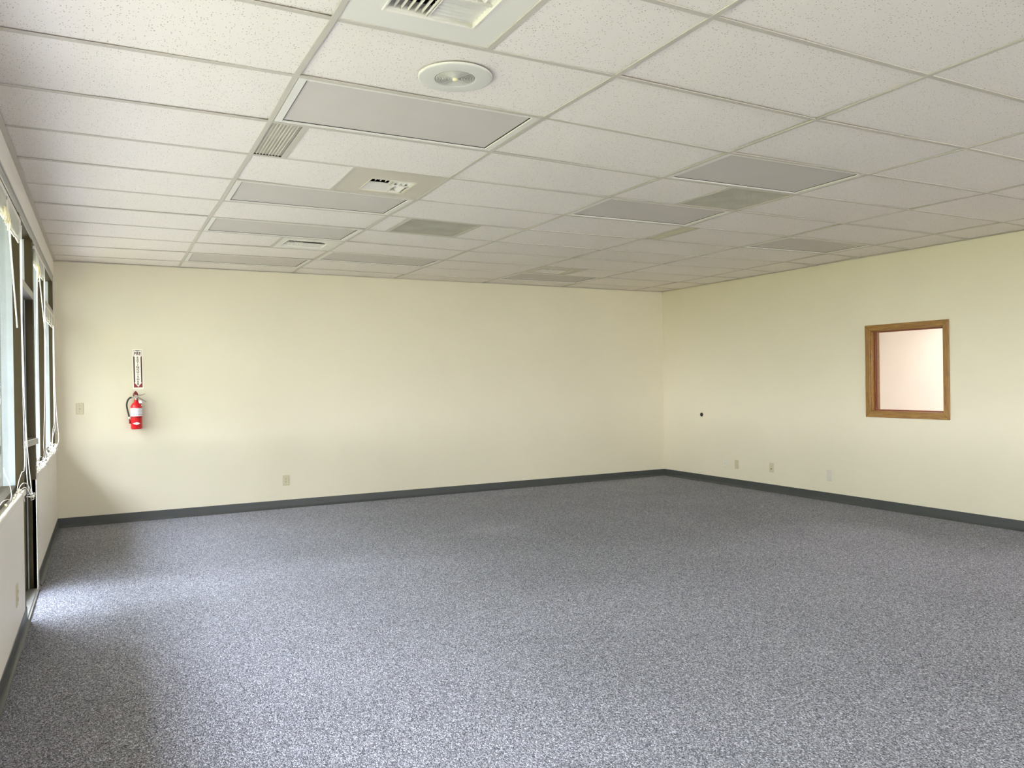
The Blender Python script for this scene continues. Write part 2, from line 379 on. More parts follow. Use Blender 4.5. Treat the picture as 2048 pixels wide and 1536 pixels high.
def warpf(v):
    x, y, z = v
    cf = (x - X0) / DX; rf = (y - Y0) / DY
    if cf < 0: cf = -1 + (x - XL) / (X0 - XL)
    if cf > 5: cf = 5 + (x - COLS[6]) / (XR - COLS[6])
    c = int(math.floor(cf)); r = int(math.floor(rf)); a = cf - c; t = rf - r
    d = (nod(c, r) * (1 - a) + nod(c + 1, r) * a) * (1 - t) + (nod(c, r + 1) * (1 - a) + nod(c + 1, r + 1) * a) * t
    return (x + d.x, y + d.y, z + d.z)

b = MB(); b.box(XL - T, XR + .13, YF - .15, YB + .15, DECK, DECK + .2)
ceil = struct(b.build('ceiling', m_deck), 'suspended ceiling of white fissured tiles in a pale metal grid')
def tee_prof(w=.012): return [(-w, 0), (w, 0), (w, .0035), (.002, .0035), (.002, .03), (-.002, .03), (-.002, .0035), (-w, .0035)]
for ci in range(1, 7):
    x = COLS[ci]
    for r in range(R0, R1 + 1):
        y0 = rowy(r); y1 = rowy(r + 1) if r < R1 else YB
        b = MB(); b.prism([(x + u, CZ + v) for u, v in tee_prof()], y0, y1, 'y'); b.build('main_tee', m_tee, ceil, warp=True)
for r in range(R0, R1 + 1):
    for ci in range(7):
        xa = COLS[ci] + (.012 if ci else 0); xb = COLS[ci + 1] - (.012 if ci < 6 else 0)
        b = MB(); b.prism([(rowy(r) + u, CZ + .0006 + v) for u, v in tee_prof()], xa, xb, 'x'); b.build('cross_tee', m_tee, ceil, warp=True)
# wall angles (white steel L trim)
def trim(name, axis, pos, sgn, a, c, wd):
    pr = [(0, 0), (wd, 0), (wd, .0025), (.0025, .0025), (.0025, .022), (0, .022)]
    b = MB(); b.prism([(pos + sgn * u, CZ - .003 + v) for u, v in pr], a, c, axis); return b.build(name, m_tee)
struct(trim('trim_1', 'y', XL, 1, YF, YB, .026), 'pale steel wall angle over the windows')
struct(trim('trim_2', 'x', YB, -1, XL, XR, .02), 'pale steel wall angle along the back wall')
struct(trim('trim_3', 'y', XR, -1, YF, YB, .02), 'pale steel wall angle along the right wall')

def tile(x0, x1, y0, y1, stain=False):
    z = CZ + .0042; t = .016; g = .007
    tilt = [random.choice((0, 0, 0, .001, .003, .006)) for _ in range(4)]
    vs = [(x0 + g, y0 + g, z + tilt[0]), (x1 - g, y0 + g, z + tilt[1]), (x0 + g, y1 - g, z + tilt[2]), (x1 - g, y1 - g, z + tilt[3])]
    vs = vs + [(a, c, d + t) for a, c, d in vs]
    b = MB(); b.add(vs, [(0, 2, 3, 1), (4, 5, 7, 6), (0, 1, 5, 4), (2, 6, 7, 3), (0, 4, 6, 2), (1, 3, 7, 5)])
    return b.build('ceiling_tile', m_tile_st if stain else m_tile, ceil, warp=True)

def ring(b, x0, x1, y0, y1, w, z0, z1, wx=None):
    wx = wx or w
    b.box(x0, x0 + wx, y0, y1, z0, z1); b.box(x1 - wx, x1, y0, y1, z0, z1)
    b.box(x0 + wx, x1 - wx, y0, y0 + w, z0, z1); b.box(x0 + wx, x1 - wx, y1 - w, y1, z0, z1)
def light(x0, x1, y0, y1, label):
    cx, cy = (x0 + x1) / 2, (y0 + y1) / 2
    t = thing(empty('ceiling_light', (cx, cy, CZ)), label, 'ceiling light', 'lay-in ceiling lights')
    off = Vector((cx, cy, CZ))
    g = .015
    def bl(b, n, m, p=None):
        o = b.build(n, m, p or t, warp=True)
        for v in o.data.vertices: v.co -= off
        return o
    b = MB(); ring(b, x0 + g, x1 - g, y0 + g, y1 - g, .016, CZ + .001, CZ + .012, .036); bl(b, 'door_frame', m_whitem)
    b = MB(); b.box(x0 + g + .04, x1 - g - .04, y0 + g + .02, y1 - g - .02, CZ + .009, CZ + .013); bl(b, 'lens', m_lens)
    b = MB(); ring(b, x0 + g + .036, x1 - g - .036, y0 + g + .016, y1 - g - .016, .006, CZ + .0075, CZ + .009); bl(b, 'gasket', m_blk)
    b = MB(); ring(b, x0 + .008, x1 - .008, y0 + .008, y1 - .008, .003, CZ + .013, CZ + .10); b.box(x0 + .008, x1 - .008, y0 + .008, y1 - .008, CZ + .10, CZ + .103); bl(b, 'housing', m_blk)
    for xx in (x0 + g + .05, x1 - g - .09):
        b = MB(); b.box(xx, xx + .03, y0 + g + .003, y0 + g + .011, CZ - .001, CZ + .001); bl(b, 'latch', m_whitem)
    return t
def register(x0, x1, y0, y1, op, banks, label, pm):
    """2 ft metal panel with a small adjustable register; op = opening, banks = (x0,x1,y0,y1,dir,tilt,count)"""
    cx, cy = (x0 + x1) / 2, (y0 + y1) / 2
    t = thing(empty('air_vent', (cx, cy, CZ)), label, 'air vent', 'supply air vents')
    off = Vector((cx, cy, CZ))
    def bl(b, n, m, p=None):
        o = b.build(n, m, p or t, warp=True)
        for v in o.data.vertices: v.co -= off
        return o
    a0, a1, c0, c1 = op; z = CZ + .0045
    b = MB(); g = .009
    b.box(x0 + g, a0, y0 + g, y1 - g, z, z + .002); b.box(a1, x1 - g, y0 + g, y1 - g, z, z + .002)
    b.box(a0, a1, y0 + g, c0, z, z + .002); b.box(a0, a1, c1, y1 - g, z, z + .002)
    bl(b, 'panel', pm)
    b = MB(); ring(b, a0, a1, c0, c1, .006, z - .004, z + .05); bl(b, 'collar', pm)
    b = MB(); ring(b, a0 - .05, a1 + .05, c0 - .05, c1 + .05, .002, z + .05, z + .2); b.box(a0 - .05, a1 + .05, c0 - .05, c1 + .05, z + .2, z + .202)
    ring(b, a0 - .05, a1 + .05, c0 - .05, c1 + .05, .05, z + .05, z + .052)
    bl(b, 'duct_box', m_blk)
    for (p0, p1, q0, q1, d, tilt, cnt, wd) in banks:
        for i in range(cnt):
            s = (i + .5) / cnt
            dz = math.cos(tilt) * wd / 2; du = math.sin(tilt) * wd / 2; th = .0012; zc = .022 if abs(tilt) < 1.1 else (.004 + abs(dz) if tilt > 0 else .06)
            b = MB()
            if d == 'y':
                xc = p0 + (p1 - p0) * s
                prof = [(xc - du, z + zc + dz), (xc - du * .2 - .003, z + zc), (xc + du, z + zc - dz), (xc + du + th, z + zc - dz), (xc - du * .2 - .003 + th, z + zc), (xc - du + th, z + zc + dz)]
                b.prism(prof, q0, q1, 'y')
            else:
                yc = q0 + (q1 - q0) * s
                prof = [(yc - du, z + zc + dz), (yc + du, z + zc - dz), (yc + du + th, z + zc - dz), (yc - du + th, z + zc + dz)]
                b.prism(prof, p0, p1, 'x')
            bl(b, 'louver', m_whitem)
    b = MB()
    for (p0, p1, q0, q1, d, tilt, cnt, wd) in banks:
        ring(b, p0 - .002, p1 + .002, q0 - .002, q1 + .002, .0025, z + .004, z + .013)
    bl(b, 'divider', m_whitem)
    return t
def eggcrate(x0, x1, y0, y1, label, n=44):
    cx, cy = (x0 + x1) / 2, (y0 + y1) / 2
    t = thing(empty('return_grille', (cx, cy, CZ)), label, 'return grille', 'return air grilles')
    off = Vector((cx, cy, CZ))
    def bl(b, nm, m, p=None):
        o = b.build(nm, m, p or t, warp=True)
        for v in o.data.vertices: v.co -= off
        return o
    b = MB(); ring(b, x0 + .012, x1 - .012, y0 + .012, y1 - .012, .014, CZ + .001, CZ + .014); bl(b, 'frame', m_panel)
    b = MB(); a0, a1, c0, c1 = x0 + .026, x1 - .026, y0 + .026, y1 - .026; h = .0125; z = CZ + .004
    for i in range(1, n):
        xx = a0 + (a1 - a0) * i / n; b.box(xx - .0009, xx + .0009, c0, c1, z, z + h)
        yy = c0 + (c1 - c0) * i / n; b.box(a0, a1, yy - .0009, yy + .0009, z, z + h)
    o = bl(b, 'grid_core', m_gril); o['kind'] = 'stuff'
    b = MB(); b.box(a0, a1, c0, c1, CZ + .03, CZ + .033); bl(b, 'filter', m_gril)
    return t
def lineargrille(x0, x1, y0, y1, label):
    cx, cy = (x0 + x1) / 2, (y0 + y1) / 2
    t = thing(empty('linear_grille', (cx, cy, CZ)), label, 'linear grille', 'narrow linear grilles')
    off = Vector((cx, cy, CZ))
    def bl(b, nm, m, p=None):
        o = b.build(nm, m, p or t, warp=True)
        for v in o.data.vertices: v.co -= off
        return o
    b = MB(); b.box(x0 + .012, x1, y0 + .012, y1 - .012, CZ + .0095, CZ + .012); bl(b, 'back_plate', m_gril)
    n = 9
    for i in range(1, n):
        xx = x0 + .012 + (x1 - x0 - .012) * i / n
        b = MB(); b.box(xx - .0016, xx + .0016, y0 + .014, y1 - .014, CZ + .004, CZ + .0094); bl(b, 'slat', m_panel)
    b = MB(); b.box(x0 + .012, x0 + .014, y0 + .014, y1 - .014, CZ + .004, CZ + .0094); b.box(x0 + .014, x1, y1 - .014, y1 - .012, CZ + .004, CZ + .0094)
    bl(b, 'end_strip', m_black)
    return t
def halftee(x, r, w=.012):
    b = MB(); b.prism([(x + u, CZ + .0003 + v) for u, v in tee_prof(w)], rowy(r) + .012, rowy(r + 1) - .012, 'y'); b.build('short_tee', m_tee, ceil, warp=True)

LIGHTS = {(0,1): 'largest grey lens ceiling light, between the round speaker and the narrow slatted grille',
 (0,4): 'grey lens ceiling light just beyond the beige square vent panel',
 (0,6): 'grey lens ceiling light just in front of the third air vent',
 (0,9): 'leftmost of the thin far ceiling lights close to the back wall',
 (1,8): 'far grey ceiling light one column right of the third air vent',
 (2,3): 'grey ceiling light touching the far side of the mottled square grille',
 (2,1): 'grey ceiling light on the near side of the mottled square grille, warm tinted',
 (3,9): 'farthest right thin ceiling light, just behind the smallest distant air vent',
 (4,4): 'ceiling light nearest the right wall, dull green-grey lens'}
for r in range(R0, R1 + 1):
    y0 = rowy(r); y1 = rowy(r + 1) if r < R1 else YB
    for ci in range(7):
        c = ci - 1; x0, x1 = COLS[ci], COLS[ci + 1]; w = x1 - x0
        if (c, r) in LIGHTS: light(x0, x1, y0, y1, LIGHTS[c, r])
        elif (c, r) == (0, -1):
            xm = x0 + w * .5; halftee(xm, r)
            op = (.874, 1.225, 2.245, 2.597)
            register(x0, xm, y0, y1, op, [(.88, 1.035, 2.25, 2.59, 'y', -.15, 6, .02), (1.045, 1.22, 2.25, 2.42, 'y', .75, 6, .034), (1.045, 1.22, 2.428, 2.59, 'x', .95, 7, .032)],
                     'largest white louvred air vent at the top edge, nearest the camera', m_whitem)
            tile(xm, x1, y0, y1)
        elif (c, r) == (0, 2):
            lineargrille(x0, x0 + .165, y0, y1, 'narrow beige slatted grille beyond the largest ceiling light')
            halftee(x0 + .180, r, .016); tile(x0 + .185, x1, y0, y1)
        elif (c, r) == (0, 3):
            xm = x0 + w * .5; halftee(xm, r); tile(x0, xm, y0, y1)
            register(xm, x1, y0, y1, (1.51, 1.815, 4.745, 5.05), [(1.518, 1.655, 4.752, 4.87, 'y', -.1, 4, .007), (1.518, 1.70, 4.88, 5.043, 'x', 1.45, 2, .086), (1.665, 1.808, 4.752, 4.89, 'y', .8, 4, .036), (1.71, 1.808, 4.90, 5.043, 'y', .9, 1, .06)],
                     'beige square panel with a small broken louvred air vent, second from the camera', m_panel)
        elif (c, r) == (0, 7):
            xm = x0 + w * .55; halftee(xm, r); tile(x0, xm, y0, y1)
            register(xm, x1, y0, y1, (1.475, 1.855, 7.09, 7.43), [(1.483, 1.848, 7.10, 7.26, 'x', -1.15, 2, .04), (1.483, 1.66, 7.27, 7.422, 'y', .8, 6, .03), (1.668, 1.848, 7.27, 7.422, 'x', 1.4, 3, .054)],
                     'air vent with a dark slot and bright louvres, third from the camera', m_whitem)
        elif (c, r) == (1, 5):
            tile(x0, x0 + .17, y0, y1); halftee(x0 + .175, r)
            eggcrate(x0 + .175, x0 + .80, y0, y1, 'fine meshed square return grille left of the room centre', 44); halftee(x0 + .80, r); tile(x0 + .80, x1, y0, y1)
        elif (c, r) == (2, 2):
            xm = x0 + w * .5; halftee(xm, r); tile(x0, xm, y0, y1)
            eggcrate(xm, x1, y0, y1, 'mottled grey square return grille between two ceiling lights at right', 50)
        elif (c, r) == (3, 4):
            lineargrille(x0, x0 + .155, y0, y1, 'narrow slatted grille at a far corner of the right-hand pair of ceiling lights')
            halftee(x0 + .165, r, .01); tile(x0 + .17, x1, y0, y1)
        elif (c, r) == (3, 8):
            xm = x0 + w * .5; halftee(xm, r); tile(x0 + .0, xm - .61 + .0, y0, y1) if False else None
            register(x0, xm, y0, y1, (4.50, 4.88, 7.72, 8.05), [(4.507, 4.69, 7.727, 7.87, 'y', -.4, 6, .03), (4.70, 4.873, 7.727, 7.87, 'x', -.9, 4, .03), (4.507, 4.873, 7.88, 8.043, 'x', 1.4, 4, .044)],
                     'smallest looking, most distant air vent near the back wall', m_panel)
            tile(xm, x1, y0, y1)
        else:
            tile(x0, x1, y0, y1, stain=(c == -1 and r == 1))

# round speaker
sp = empty('ceiling_speaker', (1.343, 3.035, CZ)); thing(sp, 'round white ceiling speaker with a concentric ring grille', 'speaker')
b = MB(); b.lathe([(.158, .005), (.158, .0), (.155, -.003), (.150, -.0042), (.092, -.0062), (.087, -.0058), (.084, -.003), (.084, .004)], n=64); b.build('flange', m_speaker, sp)
b = MB(); b.lathe([(.0001, -.0005), (.085, -.0005), (.085, .004), (.0001, .004)], n=40); b.build('speaker_cone', mat('speaker_cloth', srgb(128, 124, 116), .9), sp)
b = MB()
for i in range(11):
    r = .0145 + i * .0066; b.lathe([(r - .0021, -.0048), (r, -.0062), (r + .0021, -.0048), (r, -.0035), (r - .0021, -.0048)], n=48)
for k in range(4):
    a = k * math.pi / 2 + .4; R = Matrix.Rotation(a, 4, 'Z'); b.box(.01, .085, -.0012, .0012, -.0045, -.0030, R)
b.build('ring_grille', m_speaker, sp)
b = MB(); b.lathe([(.0001, -.013), (.010, -.012), (.012, -.006), (.012, -.003)], n=20); b.build('badge', m_ivory, sp)

# ------------------------------------------------------------------ windows and door in the left wall
SX0, SX1 = XL - .105, XL + .001
def frame_box(root, name, *a, m=None):
    b = MB(); b.box(*a); return b.build(name, m or m_bronze, root)
def window(n, y0, y1, transom=None, label=None, sill=True):
    w_ = empty('window_%d' % n, (0, 0, 0)); struct(w_, label)
    for ya, yb in ((y0, y0 + .05), (y1 - .05, y1)):
        frame_box(w_, 'mullion', XL - .036, SX1, ya, yb, SILLZ1, HEADZ - .06)
        frame_box(w_, 'glazing_strip', SX0, XL - .036, ya, yb, SILLZ1, HEADZ - .06, m=m_skylit_strip)  # mullion's outer half, skylight put into its grey
    frame_box(w_, 'head_rail', SX0, SX1 - .004, y0, y1, HEADZ - .06, HEADZ)
    frame_box(w_, 'bottom_rail', SX0, SX1 - .03, y0 + .05, y1 - .05, SILLZ1, SILLZ1 + .03)
    if transom:
        frame_box(w_, 'transom_bar', SX0, SX1 + .004, y0 + .05, y1 - .05, transom[0], transom[1], m=m_alum_sheen)  # bronze bar, its glancing reflection painted as grey
        z = [(SILLZ1 + .03, transom[0]), (transom[1], HEADZ - .06)]
    else: z = [(SILLZ1 + .03, HEADZ - .06)]
    for a, c in z: frame_box(w_, 'pane', GX - .003, GX + .003, y0 + .045, y1 - .045, a - .004, c + .004, m=m_glass)
    if sill:
        b = MB(); b.prism([(GX - .09, SILLZ0), (XL + .004, SILLZ0), (XL + .004, SILLZ0 + .008), (XL + .014, SILLZ0 + .008), (XL + .014, SILLZ1 - .003), (XL + .011, SILLZ1), (GX - .09, SILLZ1)], y0, y1, 'y')
        b.build('sill', m_trimw, w_)
    return w_
window(1, 3.55, YD0 - .051, None, 'tall window nearest the camera with a raised blind')
window(2, YW2, YM3 + .025, None, 'window between the glass door and the far window')
window(3, YM3 + .025, YEND, (2.145, 2.19), 'far window beside the back wall, split by a transom bar')
for k, (a, c) in enumerate([(1.55, 3.55), (-.45, 1.55), (-2.45, -.45), (YSILL0, -2.45)]):
    window(5 + k, a, c, None, 'window behind the camera position')
wf = empty('window_9', (0, 0, 0)); struct(wf, 'unseen window added in the wall behind the camera for fill light')  # unseen window, added to bring fill light from behind
for xx in (FX0, 4.7, 5.8, FX1 - .05): frame_box(wf, 'mullion', xx, xx + .05, YF - .105, YF, FZ0, FZ1)
frame_box(wf, 'head_rail', FX0, FX1, YF - .1, YF - .002, FZ1 - .05, FZ1); frame_box(wf, 'bottom_rail', FX0, FX1, YF - .1, YF - .002, FZ0, FZ0 + .04)
frame_box(wf, 'pane', FX0 + .04, FX1 - .04, YF - .053, YF - .047, FZ0 + .035, FZ1 - .045, m=m_glass)
# head trim strip, grey painted for its grazing reflection, and corner beads
b = MB(); b.box(XL - .002, XL + .007, YSILL0, YEND + .012, HEADZ - .012, HEADZ + .004); b.box(XL - .002, XL + .004, YSILL0, YEND, HEADZ - .06, HEADZ - .012)
struct(b.build('trim_4', m_alum_sheen), 'metal strip along the window head, its sheen painted pale grey')
b = MB(); b.box(XL - .04, XL + .006, YEND - .001, YEND + .024, SILLZ0, HEADZ); struct(b.build('trim_5', m_trimw), 'white bead at the end of the far window')
b = MB(); b.box(XL - .02, XL + .005, YW2 - .05, YW2 + .075, .0, SILLZ0); struct(b.build('trim_6', m_trimw), 'white bead at the far side of the door')
# door
b = MB(); b.box(XL - T, XL + .012, YD0 - .05, YW2 + .06, 0, .012); b.box(XL - T, XL + .0, YD0 - .05, YW2, .012, .018); struct(b.build('trim_7', m_alum_sheen), 'aluminium threshold under the glass door')
fr = empty('door_2', (0, 0, 0)); struct(fr, 'bronze door surround with a transom pane over the glass door')
frame_box(fr, 'jamb', SX0, SX1, YD0 - .05, YD0, .018, HEADZ - .06)
frame_box(fr, 'jamb', XL - .046, SX1, YD1, YW2 - .001, .018, HEADZ - .06)
frame_box(fr, 'glazing_strip', SX0, XL - .046, YD1, YW2 - .001, .018, HEADZ - .06, m=m_skylit_strip)  # jamb's outer half, daylight painted in as grey
frame_box(fr, 'head_rail', SX0, SX1 - .004, YD0 - .05, YD1, HEADZ - .06, HEADZ)
frame_box(fr, 'transom_bar', SX0, SX1 + .004, YD0, YD1, 2.055, 2.105, m=m_alum_sheen)  # grey in place of the sheen on bronze
frame_box(fr, 'pane', GX - .003, GX + .003, YD0 - .004, YD1 + .004, 2.10, HEADZ - .055, m=m_glass)
HA = math.radians(-6)
dr = empty('door_1', (GX - .005, YD1 - .004, .02), HA); struct(dr, 'bronze framed glass door standing slightly ajar')
W = YD1 - YD0 - .008; DH = 2.03
def db(name, x0, x1, w0, w1, z0, z1, m=m_bronze, p=None):
    b = MB(); b.box(x0, x1, -w1, -w0, z0, z1); return b.build(name, m, p or dr)
db('stile', -.022, .022, 0, .06, 0, DH); db('stile', -.022, .022, W - .06, W, 0, DH)
db('top_rail', -.022, .022, .06, W - .06, DH - .09, DH); db('bottom_rail', -.022, .022, .06, W - .06, 0, .09)
db('pane', -.003, .003, .055, W - .055, .085, DH - .085, m_glass)
pb = db('push_bar', .082, .098, .004, W - .03, 1.02, 1.06, m_alum_sheen)  # push bar's grey is a painted sheen over bronze
db('bracket', .02, .084, .015, .040, 1.015, 1.065, m_bronze, None); db('bracket', .02, .084, W - .055, W - .03, 1.015, 1.065, m_bronze, None)

# ------------------------------------------------------------------ blinds
def blind(name_label, y0, y1, ztop, cords, wand, beads, tangle, n_sl=22, drop=.078):
    t = thing(empty('mini_blind', (XL, (y0 + y1) / 2, ztop)), name_label, 'blind', 'raised white mini blinds')
    off = Vector(t.location)
    def bl(b, nm, m, p=None): 
        o = b.build(nm, m, p or t)
        for v in o.data.vertices: v.co -= off
        return o
    xc = XL + .000; hw = .0135
    b = MB(); b.prism([(xc - hw, ztop - .026), (xc - hw, ztop), (xc - hw + .002, ztop), (xc - hw + .002, ztop - .003), (xc + hw - .002, ztop - .003), (xc + hw - .002, ztop), (xc + hw, ztop), (xc + hw, ztop - .026)], y0, y1, 'y')
    bl(b, 'headrail', m_trimw)
    N = max(14, int((y1 - y0) / .05)); nl = 4
    lad = [y0 + .12 + (y1 - y0 - .24) * k / (nl - 1) for k in range(nl)]
    def sag(y, f):
        d = min(abs(y - l) for l in lad) if (lad[0] < y < lad[-1]) else (.0 + min(abs(y - lad[0]), abs(y - lad[-1])) * .9)
        return -min(d, .14) * .11 * f
    for k in range(n_sl):
        f = k / (n_sl - 1); z0 = ztop - .029 - drop * f; vs = []; fs = []
        dx = random.uniform(-.0015, .0015); e = random.uniform(-.006, .006); ph = random.uniform(0, 6)
        for i in range(N + 1):
            y = y0 + .004 + e + (y1 - y0 - .016) * i / N
            z = z0 + sag(y, f) + .0012 * math.sin(y * 19 + ph)
            vs += [(xc - .0125 + dx, y, z), (xc + dx, y, z + .0022), (xc + .0125 + dx, y, z)]
        for i in range(N):
            a = i * 3; fs += [(a, a + 1, a + 4, a + 3), (a + 1, a + 2, a + 5, a + 4)]
        b = MB(); b.add(vs, fs, True); bl(b, 'slat', m_slat)
    zb = ztop - .029 - drop - .010; b = MB()
    pts = [(xc, y0 + .006 + (y1 - y0 - .012) * i / N, zb + sag(y0 + .006 + (y1 - y0 - .012) * i / N, 1)) for i in range(N + 1)]
    b.tube(pts, .0062, 6); bl(b, 'bottom_rail', m_trimw)
    for l in lad:
        b = MB()
        for sx_ in (-1, 1):
            b.tube([(xc + sx_ * .0145, l, ztop - .026), (xc + sx_ * .0145, l, zb)], .0011, 4)
        bl(b, 'ladder_cord', m_cord)
    if tangle:
        (ty, tz, th, tw) = tangle; b = MB()
        for q in range(16):
            yy = ty + random.uniform(-tw, tw); zz = tz + random.uniform(-th * .2, th * .2); h = random.uniform(.4, 1) * th
            b.tube(spline([(xc + .016, yy, zz), (xc + .022 + random.uniform(0, .01), yy + random.uniform(-.03, .03), zz - h * .6), (xc + .018, yy + random.uniform(-.03, .05), zz - h), (xc + .026, yy + random.uniform(0, .05), zz - h * .5), (xc + .016, yy + .04, zz)], 4), .0022, 5)
        bl(b, 'ladder_loop_bunch', m_ivory)
    for pts, r in cords:
        b = MB(); b.tube(spline(pts, 6), r, 6); bl(b, 'lift_cord', m_cord)
    (wa, wb) = wand
    if wa:
        b = MB(); b.tube([wa, wb], .0042, 6); wo_ = bl(b, 'tilt_wand', m_wand)
        b = MB(); b.tube([(wa[0], wa[1], wa[2] + .018), wa], .0022, 6); bl(b, 'wand_hook', m_steel)
    for c in beads:
        b = MB(); b.lathe([(.0008, .011), (.004, .010), (.006, .002), (.0072, -.007), (.0055, -.010), (.0008, -.0105)], Matrix.Translation(c) @ Matrix.Rotation(random.uniform(.9, 1.8), 4, 'X') @ Matrix.Rotation(random.uniform(0, 6), 4, 'Z'), 12); bl(b, 'tassel', m_ivory)
    return t
ZS = SILLZ1 + .004
def loops(cy, cx, wy, n, zr=.05, seed=1):
    rnd = random.Random(seed); out = []
    for i in range(n):
        y = cy + rnd.uniform(-wy, wy); x = cx + rnd.uniform(-.03, .02); pts = [(x, y, ZS)]
        for k in range(4):
            pts.append((x + rnd.uniform(-.03, .03), y + rnd.uniform(-.22, .22) * (wy / .3), ZS + abs(rnd.gauss(0, zr * .55))))
        pts.append((x + rnd.uniform(-.02, .02), y + rnd.uniform(-.1, .1), ZS)); out.append((pts, .0017))
    return out
blind('long raised white mini blind nearest the camera, over the window before the door', 3.62, 5.45, 2.432, [
    ([(-.425, 5.42, 2.40), (-.425, 5.42, 2.191), (-.424, 5.42, 1.836), (-.421, 5.42, 1.599), (-.418, 5.42, 1.273), (-.416, 5.42, 1.125), (-.416, 5.42, .976), (-.415, 5.45, .90), (-.408, 5.50, .80), (-.395, 5.50, .792)], .0021),
    ([(-.422, 5.44, 2.40), (-.424, 5.44, 1.956), (-.426, 5.44, 1.778), (-.424, 5.44, 1.54), (-.421, 5.44, 1.362), (-.412, 5.44, 1.123), (-.402, 5.44, .943), (-.391, 5.44, .815), (-.383, 5.44, .789), (-.400, 5.44, .786), (-.421, 5.44, .784)], .0021),
    ([(-.428, 5.41, 2.40), (-.428, 5.41, 1.9), (-.425, 5.41, 1.3), (-.423, 5.4, .978), (-.437, 5.4, .935), (-.450, 5.38, .89), (-.46, 5.36, ZS + .006)], .0019),
    ([(-.49 + .01, 4.9, 1.011), (-.470, 4.9, .973), (-.455, 4.9, .931), (-.447, 4.92, .87), (-.452, 4.92, ZS + .004), (-.46, 4.9, ZS)], .0018),
    ([(-.452, 4.2, ZS + .02), (-.45, 4.5, ZS + .045), (-.45, 4.75, ZS + .03), (-.455, 4.95, ZS + .004)], .0018),
    ([(-.44, 4.1, ZS), (-.432, 4.5, ZS), (-.437, 4.85, ZS + .002), (-.452, 5.0, ZS)], .0018),
    ([(-.456, 5.33, ZS), (-.44, 5.40, ZS + .035), (-.424, 5.46, ZS + .035), (-.410, 5.50, ZS + .01), (-.402, 5.52, .80), (-.400, 5.50, .76)], .0019),
    ([(-.456, 5.26, ZS), (-.436, 5.34, ZS + .012), (-.426, 5.44, ZS + .012), (-.416, 5.50, ZS - .01), (-.41, 5.52, .79)], .0019),
    ([(-.45, 5.1, ZS), (-.435, 5.16, ZS + .010), (-.424, 5.24, ZS), (-.421, 5.3, .80), (-.42, 5.34, .77)], .0018),
    ([(-.414, 5.46, .795), (-.39, 5.46, .80), (-.378, 5.47, .80), (-.386, 5.47, .782), (-.41, 5.47, .785)], .002),
    ([(-.41, 5.48, .777), (-.39, 5.48, .775), (-.384, 5.48, .765), (-.40, 5.48, .757)], .002)],
    ((-.421, 4.65, 2.385), (-.402, 4.85, 1.753)),
    [(-.452, 5.329, ZS + .006), (-.449, 5.26, ZS + .005), (-.449, 5.38, ZS + .007), (-.446, 5.12, ZS + .004), (-.442, 5.004, ZS + .004), (-.453, 4.70, ZS + .006), (-.384, 5.46, .782)],
    (4.62, 2.33, .09, .10), 24, .082)
blind('raised white mini blind over the middle window, just beyond the door', 6.49, 7.51, 2.452, [
    ([(-.425, 7.45, 2.42), (-.427, 7.45, 1.992), (-.432, 7.45, 1.498), (-.438, 7.45, 1.21), (-.446, 7.43, .964), (-.443, 7.43, .902), (-.450, 7.42, ZS)], .0022),
    ([(-.421, 7.46, 2.42), (-.424, 7.46, 1.745), (-.427, 7.46, 1.333), (-.430, 7.46, 1.086), (-.432, 7.46, .922), (-.438, 7.45, ZS)], .0022),
    ([(-.420, 6.7, 2.40), (-.432, 6.7, 1.9), (-.436, 6.7, 1.602), (-.436, 6.7, 1.344), (-.434, 6.7, 1.16), (-.429, 6.7, 1.049), (-.430, 6.7, .975), (-.434, 6.7, .90), (-.437, 6.72, ZS)], .0022),
    ([(-.424, 6.66, 2.40), (-.436, 6.66, 1.6), (-.440, 6.66, 1.1), (-.443, 6.66, .95), (-.438, 6.68, ZS)], .002)] + loops(6.75, -.437, .24, 7, .06, 3) + loops(7.25, -.437, .2, 5, .06, 4),
    ((-.424, 6.75, 2.385), (-.388, 6.95, 1.751)),
    [(-.436, 6.62, ZS + .004), (-.434, 6.8, ZS + .004), (-.44, 7.0, ZS + .004), (-.436, 7.3, ZS + .004)],
    (6.72, 2.33, .10, .09), 20, .074)
blind('small raised white mini blind hung under the transom bar next to the back wall', 7.62, 8.84, 2.138, [
    ([(-.430, 8.8, 2.05), (-.432, 8.8, 1.705), (-.432, 8.8, 1.314), (-.432, 8.8, 1.119), (-.431, 8.8, 1.045), (-.440, 8.78, .997), (-.449, 8.75, .949), (-.452, 8.72, ZS)], .0022),
    ([(-.428, 8.8, 2.05), (-.426, 8.8, 1.461), (-.415, 8.8, 1.167), (-.402, 8.8, .98), (-.401, 8.8, .921), (-.413, 8.8, .875), (-.432, 8.78, ZS)], .0021),
    ([(-.433, 8.75, 2.05), (-.436, 8.75, 1.5), (-.436, 8.75, 1.12), (-.445, 8.72, 1.024), (-.45, 8.7, .952), (-.455, 8.66, ZS)], .002),
    ([(-.46, 8.3, 1.005), (-.457, 8.3, .954), (-.454, 8.32, .89), (-.452, 8.35, ZS)], .002)] + loops(8.35, -.445, .3, 8, .055, 5) + loops(8.6, -.442, .2, 6, .055, 6),
    (None, None), [(-.44, 8.2, ZS + .004), (-.436, 8.6, ZS + .004), (-.438, 8.78, ZS + .004)], None, 18, .066)

